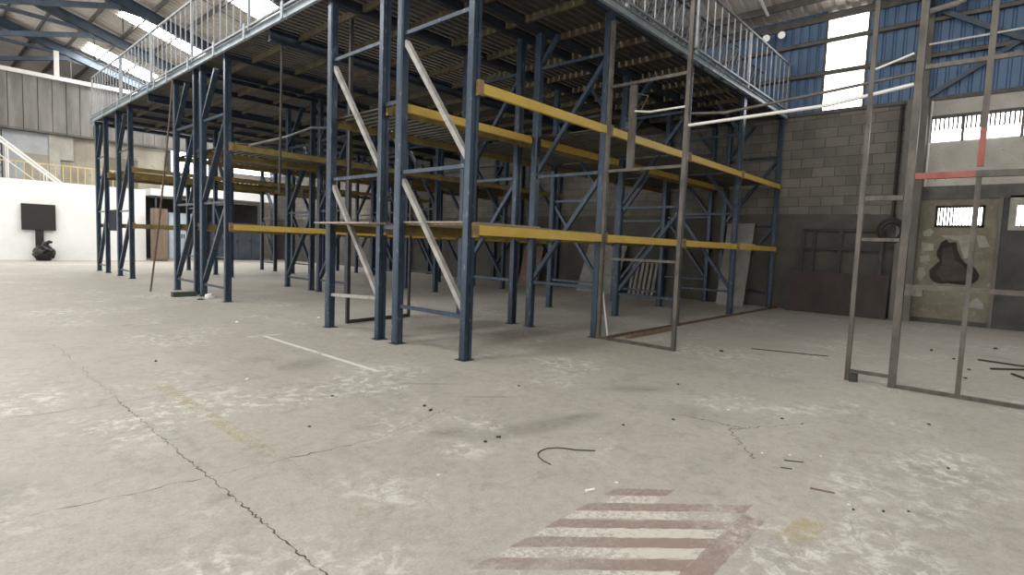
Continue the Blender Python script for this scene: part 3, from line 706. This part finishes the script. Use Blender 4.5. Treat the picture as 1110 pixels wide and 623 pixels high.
MB().tube([(-.42, 25.02, .66), (-.36, 25.02, .74), (-.28, 25.0, .78), (-.20, 25.0, .76)], [.12, .07, .07, .04], 8).build('tied_neck', 'bag', t)

t = thing('yellow_railing', (0, 27.4, 3.05), 'pale yellow baluster railing on the platform behind the white partition', 'railing')
MB().bar((-6, 27.4, 4.17), (3.4, 27.4, 4.17), .05, .05).build('top_rail', 'yel_rail', t)
MB().bar((-6, 27.4, 3.15), (3.4, 27.4, 3.15), .04, .04).build('bottom_rail', 'yel_rail', t)
x = -3.4
while x < 3.4: MB().bar((x, 27.4, 3.05), (x, 27.4, 4.17), .035, .035).build('baluster', 'yel_rail', t); x += .265
t = thing('staircase', (-.9, 26.3, 0), 'white steel staircase rising to the left behind the white partition', 'staircase')
def srun(y, dz, w, name): MB().bar((-2.9, y, 6.05 + dz), (1.1, y, 2.62 + dz), w, .05, (0, 0, 1)).build(name, 'white_tube', t)
srun(25.95, .0, .07, 'handrail'); srun(26.65, .0, .07, 'handrail'); srun(25.95, -.18, .04, 'midrail'); srun(26.65, -.62, .04, 'midrail'); srun(25.95, -2.0, .16, 'stringer'); srun(26.65, -2.0, .16, 'stringer')
for k in range(14):
    x = -2.75 + k * .28; z = 6.05 - (x + 2.9) * .857 - 1.96
    if z > .3: MB().box(x - .13, x + .13, 25.98, 26.62, z - .02, z + .02).build('tread', 'white_tube', t)
for x in (-2.6, -1.4, -.2, 1.0):
    z = 6.05 - (x + 2.9) * .857
    for y in (25.95, 26.65): MB().bar((x, y, z - 2.0), (x, y, z), .035, .035).build('rail_post', 'white_tube', t)
MB().bar((.98, 25.95, 0), (.98, 25.95, .8), .08, .08).bar((.98, 26.65, 0), (.98, 26.65, .8), .08, .08).build('support_leg', 'white_tube', t)
t = thing('lattice_mast', (-1.45, 28.9, 3.05), 'dark lattice mast behind the stair at the left edge', 'mast')
for x in (-1.55, -1.32): MB().bar((x, 28.9, 3.05), (x, 28.9, 5.70), .05, .05).build('mast_leg', 'black_tube', t)
for k in range(8): MB().bar((-1.53, 28.9, 3.2 + k * .3), (-1.34, 28.9, 3.5 + k * .3), .025, .025).build('lacing', 'black_tube', t)

# behind the partition's right end: canopy, cabinets, plywood locker
t = thing('canopy', (6.2, 26.9, 0), 'white flat canopy with a rounded fascia right of the white partition', 'canopy')
prof = [(25.9, 3.20), (28.6, 3.20), (28.6, 4.28), (26.8, 4.25), (26.3, 4.10), (26.0, 3.85)]
MB().extrude(prof, (4.75, 0, 0), (9.6, 0, 0), Vector((0, 1, 0)), Vector((0, 0, 1))).build('roof_panel', 'white', t)
MB().box(3.6, 4.75, 25.95, 28.6, 3.10, 3.42).build('side_panel', 'white', t)
for x in (3.85, 6.4, 9.45): MB().bar((x, 26.1, 0), (x, 26.1, 3.12), .07, .07).build('canopy_post', 'grey_blue', t)
t = thing('metal_locker', (5.2, 26.9, 0), 'pale blue metal locker under the white canopy', 'locker')
MB().box(4.55, 5.85, 26.6, 27.2, 0, 2.35).build('body', 'pale_blue', t)
for k in range(2):
    d = MB().box(4.58 + k * .65, 5.18 + k * .65, 26.57, 26.60, .08, 2.28).build('door', 'pale_blue', t)
    MB().box(5.08 + k * .1, 5.12 + k * .1, 26.54, 26.57, 1.1, 1.3).build('handle', 'black_tube', d)
t = thing('metal_locker', (7.6, 26.9, 0), 'dark grey-blue metal locker under the white canopy', 'locker')
MB().box(6.5, 9.3, 26.7, 27.3, 0, 2.0).build('body', 'grey_blue', t)
for k in range(4):
    d = MB().box(6.53 + k * .69, 7.19 + k * .69, 26.67, 26.70, .08, 1.93).build('door', 'grey_blue', t)
    MB().box(7.1 + k * .69, 7.13 + k * .69, 26.64, 26.67, .95, 1.1).build('handle', 'black_tube', d)
MB().box(3.75, 9.6, 28.3, 28.5, 0, 3.1).build('wall_canopy', 'darkwall', **ST)
t = thing('plywood_cabinet', (3.55, 25.1, 0), 'tall brown plywood cabinet beside the right end of the white partition', 'cabinet')
MB().box(3.42, 4.02, 24.9, 25.35, .02, 2.45).build('body', 'brown_wood', t)
MB().box(3.45, 3.99, 24.88, 24.90, .10, 2.35).build('door', 'brown_wood', t)

# ------------------------------------------------------------------ litter on the floor
def lump(x, y, sx, sy, sz, mat, name, label, cat, group=None, rz=0):
    bm = bmesh.new(); bmesh.ops.create_icosphere(bm, subdivisions=2, radius=1)
    m = MB(); R = Matrix.Rotation(rz, 3, 'Z')
    for v in bm.verts:
        k = 1 + random.uniform(-.28, .28); p = R @ Vector((v.co.x * k * sx, v.co.y * k * sy, 0))
        m.v.append((x + p.x, y + p.y, max(0, (v.co.z * k + .55) * sz)))
    bm.verts.index_update(); m.f = [tuple(v.index for v in f.verts) for f in bm.faces]; bm.free()
    return m.build(name, mat, None, label=label, cat=cat, group=group)
def stick(a, b, w, h, mat, name, label, cat, group=None):
    return MB().bar((*a, h/2 + .001), (*b, h/2 + .001), h, w).build(name, mat, None, label=label, cat=cat, group=group)
stick((-.83, -3.84), (-.80, -3.96), .010, .007, 'splinter', 'wood_splinter', 'reddish brown wood splinter on the right foreground floor', 'splinter')
stick((-.60, -3.68), (-.63, -3.62), .006, .005, 'crumb', 'wood_splinter', 'short dark splinter just beyond the reddish brown one', 'splinter')
stick((-.48, -3.60), (-.42, -3.70), .006, .005, 'crumb', 'wood_splinter', 'small dark chip right of the paint hatching, farther than the splinters', 'splinter')
stick((3.75, -1.95), (4.05, -2.85), .016, .010, 'crumb', 'thin_strip', 'long dark strip on the floor right of the tube frame opening', 'strip')
stick((-1.83, -2.965), (-1.775, -2.985), .012, .009, 'paper', 'cigarette_end', 'small white butt beside the top of the red and white hatching', 'litter')
MB().tube([(-1.68, -2.60, .004), (-1.668, -2.53, .004), (-1.64, -2.47, .004), (-1.60, -2.43, .005), (-1.55, -2.415, .006), (-1.49, -2.42, .008), (-1.43, -2.46, .008), (-1.39, -2.51, .006), (-1.37, -2.56, .006), (-1.28, -2.66, .006)], .0038, 6).build('bent_wire', 'crumb', None, label='bent dark wire lying in a curve on the centre floor', cat='wire')
lump(-.02, 7.85, .10, .08, .07, 'paper', 'paper_scrap', 'crumpled white paper by the end post of the third rack', 'litter')
lump(-.29, 7.6, .06, .035, .02, 'crumb', 'rubble_bit', 'dark bit of rubble beside the crumpled white paper', 'litter')
DOTS = 'dark crumbs scattered over the open floor'
def px_dots():
    for x, y, s in ((-1.57, -2.05, .018), (-1.70, -2.05, .014), (-1.53, -1.26, .02), (-1.49, -1.13, .016), (-.66, -2.5, .014), (-.23, -2.7, .016), (3.15, -1.75, .03), (-2.6, 1.9, .02),
                    (-3.9, 3.2, .03), (-2.42, -1.0, .012), (.5, -3.3, .014), (.9, -2.2, .016), (4.6, -4.3, .022), (5.4, -4.1, .025), (6.0, -3.8, .03), (3.9, -4.3, .018), (5.0, -5.0, .03), (7.2, -4.5, .03),
                    (-.95, -4.08, .010), (-.85, -4.2, .010), (-.75, -4.3, .009), (1.3, -4.2, .014), (.2, -4.4, .012), (-1.9, -.4, .012), (-.4, -1.2, .014)):
        lump(x, y, s, s * random.uniform(.5, .9), s * .5, 'crumb', 'rubble_bit', 'tiny dark crumb of rubble on the open concrete floor', 'litter', DOTS, random.uniform(0, 3))
    for x, y, s in ((-1.60, -3.02, .010), (-2.28, -2.25, .012), (-.35, -3.6, .012), (-.45, -3.45, .010), (-.2, -3.75, .010), (-2.2, .6, .02), (-.9, 4.2, .03), (.35, 4.0, .03), (-.55, 6.4, .03), (-1.05, -2.55, .010), (.4, -2.9, .015), (-.9, -4.05, .008)):
        lump(x, y, s, s * .7, s * .4, 'paper', 'paper_scrap', 'tiny white scrap on the open concrete floor', 'litter', 'white scraps scattered over the open floor', random.uniform(0, 3))
px_dots()
for k, (a, b_) in enumerate((((4.9, -4.5), (5.3, -4.9)), ((5.6, -4.35), (5.5, -4.9)), ((4.3, -4.9), (4.7, -4.7)))):
    stick(a, b_, .03, .02, 'red_brown', 'wood_offcut', ['dark offcut behind the right tube frame, nearest to its middle post', 'dark offcut behind the right tube frame, farthest back', 'dark offcut behind the right tube frame, closest to the sill'][k], 'offcut', 'dark offcuts behind the tube frame')

# ------------------------------------------------------------------ light, world, camera
w = bpy.data.worlds.new('World'); SC.world = w; w.use_nodes = True
bg = w.node_tree.nodes['Background']; bg.inputs['Color'].default_value = (1.0, .985, .95, 1); bg.inputs['Strength'].default_value = 1.5

yaw, pitch, roll, f_px = .7363, -.0757, .0373, 597.0
cy_, sy_ = math.cos(yaw), math.sin(yaw); cp, sp = math.cos(pitch), math.sin(pitch)
fwd = Vector((cy_ * cp, sy_ * cp, sp)); right = Vector((sy_, -cy_, 0)); up = right.cross(fwd)
cr, sr = math.cos(roll), math.sin(roll)
r2 = right * cr + up * sr; u2 = -right * sr + up * cr
cam = bpy.data.cameras.new('camera'); co = bpy.data.objects.new('camera', cam); C.objects.link(co)
co.matrix_world = Matrix(((r2.x, u2.x, -fwd.x, -4.3137), (r2.y, u2.y, -fwd.y, -4.6106), (r2.z, u2.z, -fwd.z, 1.3376), (0, 0, 0, 1)))
cam.sensor_fit = 'HORIZONTAL'; cam.sensor_width = 36; cam.lens = f_px / 1110 * 36; cam.clip_end = 200; cam.clip_start = .05
SC.camera = co
SC.view_settings.view_transform = 'Standard'; SC.view_settings.look = 'None'; SC.view_settings.exposure = 0.6; SC.view_settings.gamma = 1
SC.view_settings.use_curve_mapping = False
try:
    SC.cycles.max_bounces = 8; SC.cycles.diffuse_bounces = 5; SC.cycles.use_denoising = True; SC.cycles.sample_clamp_indirect = 8
except Exception: pass
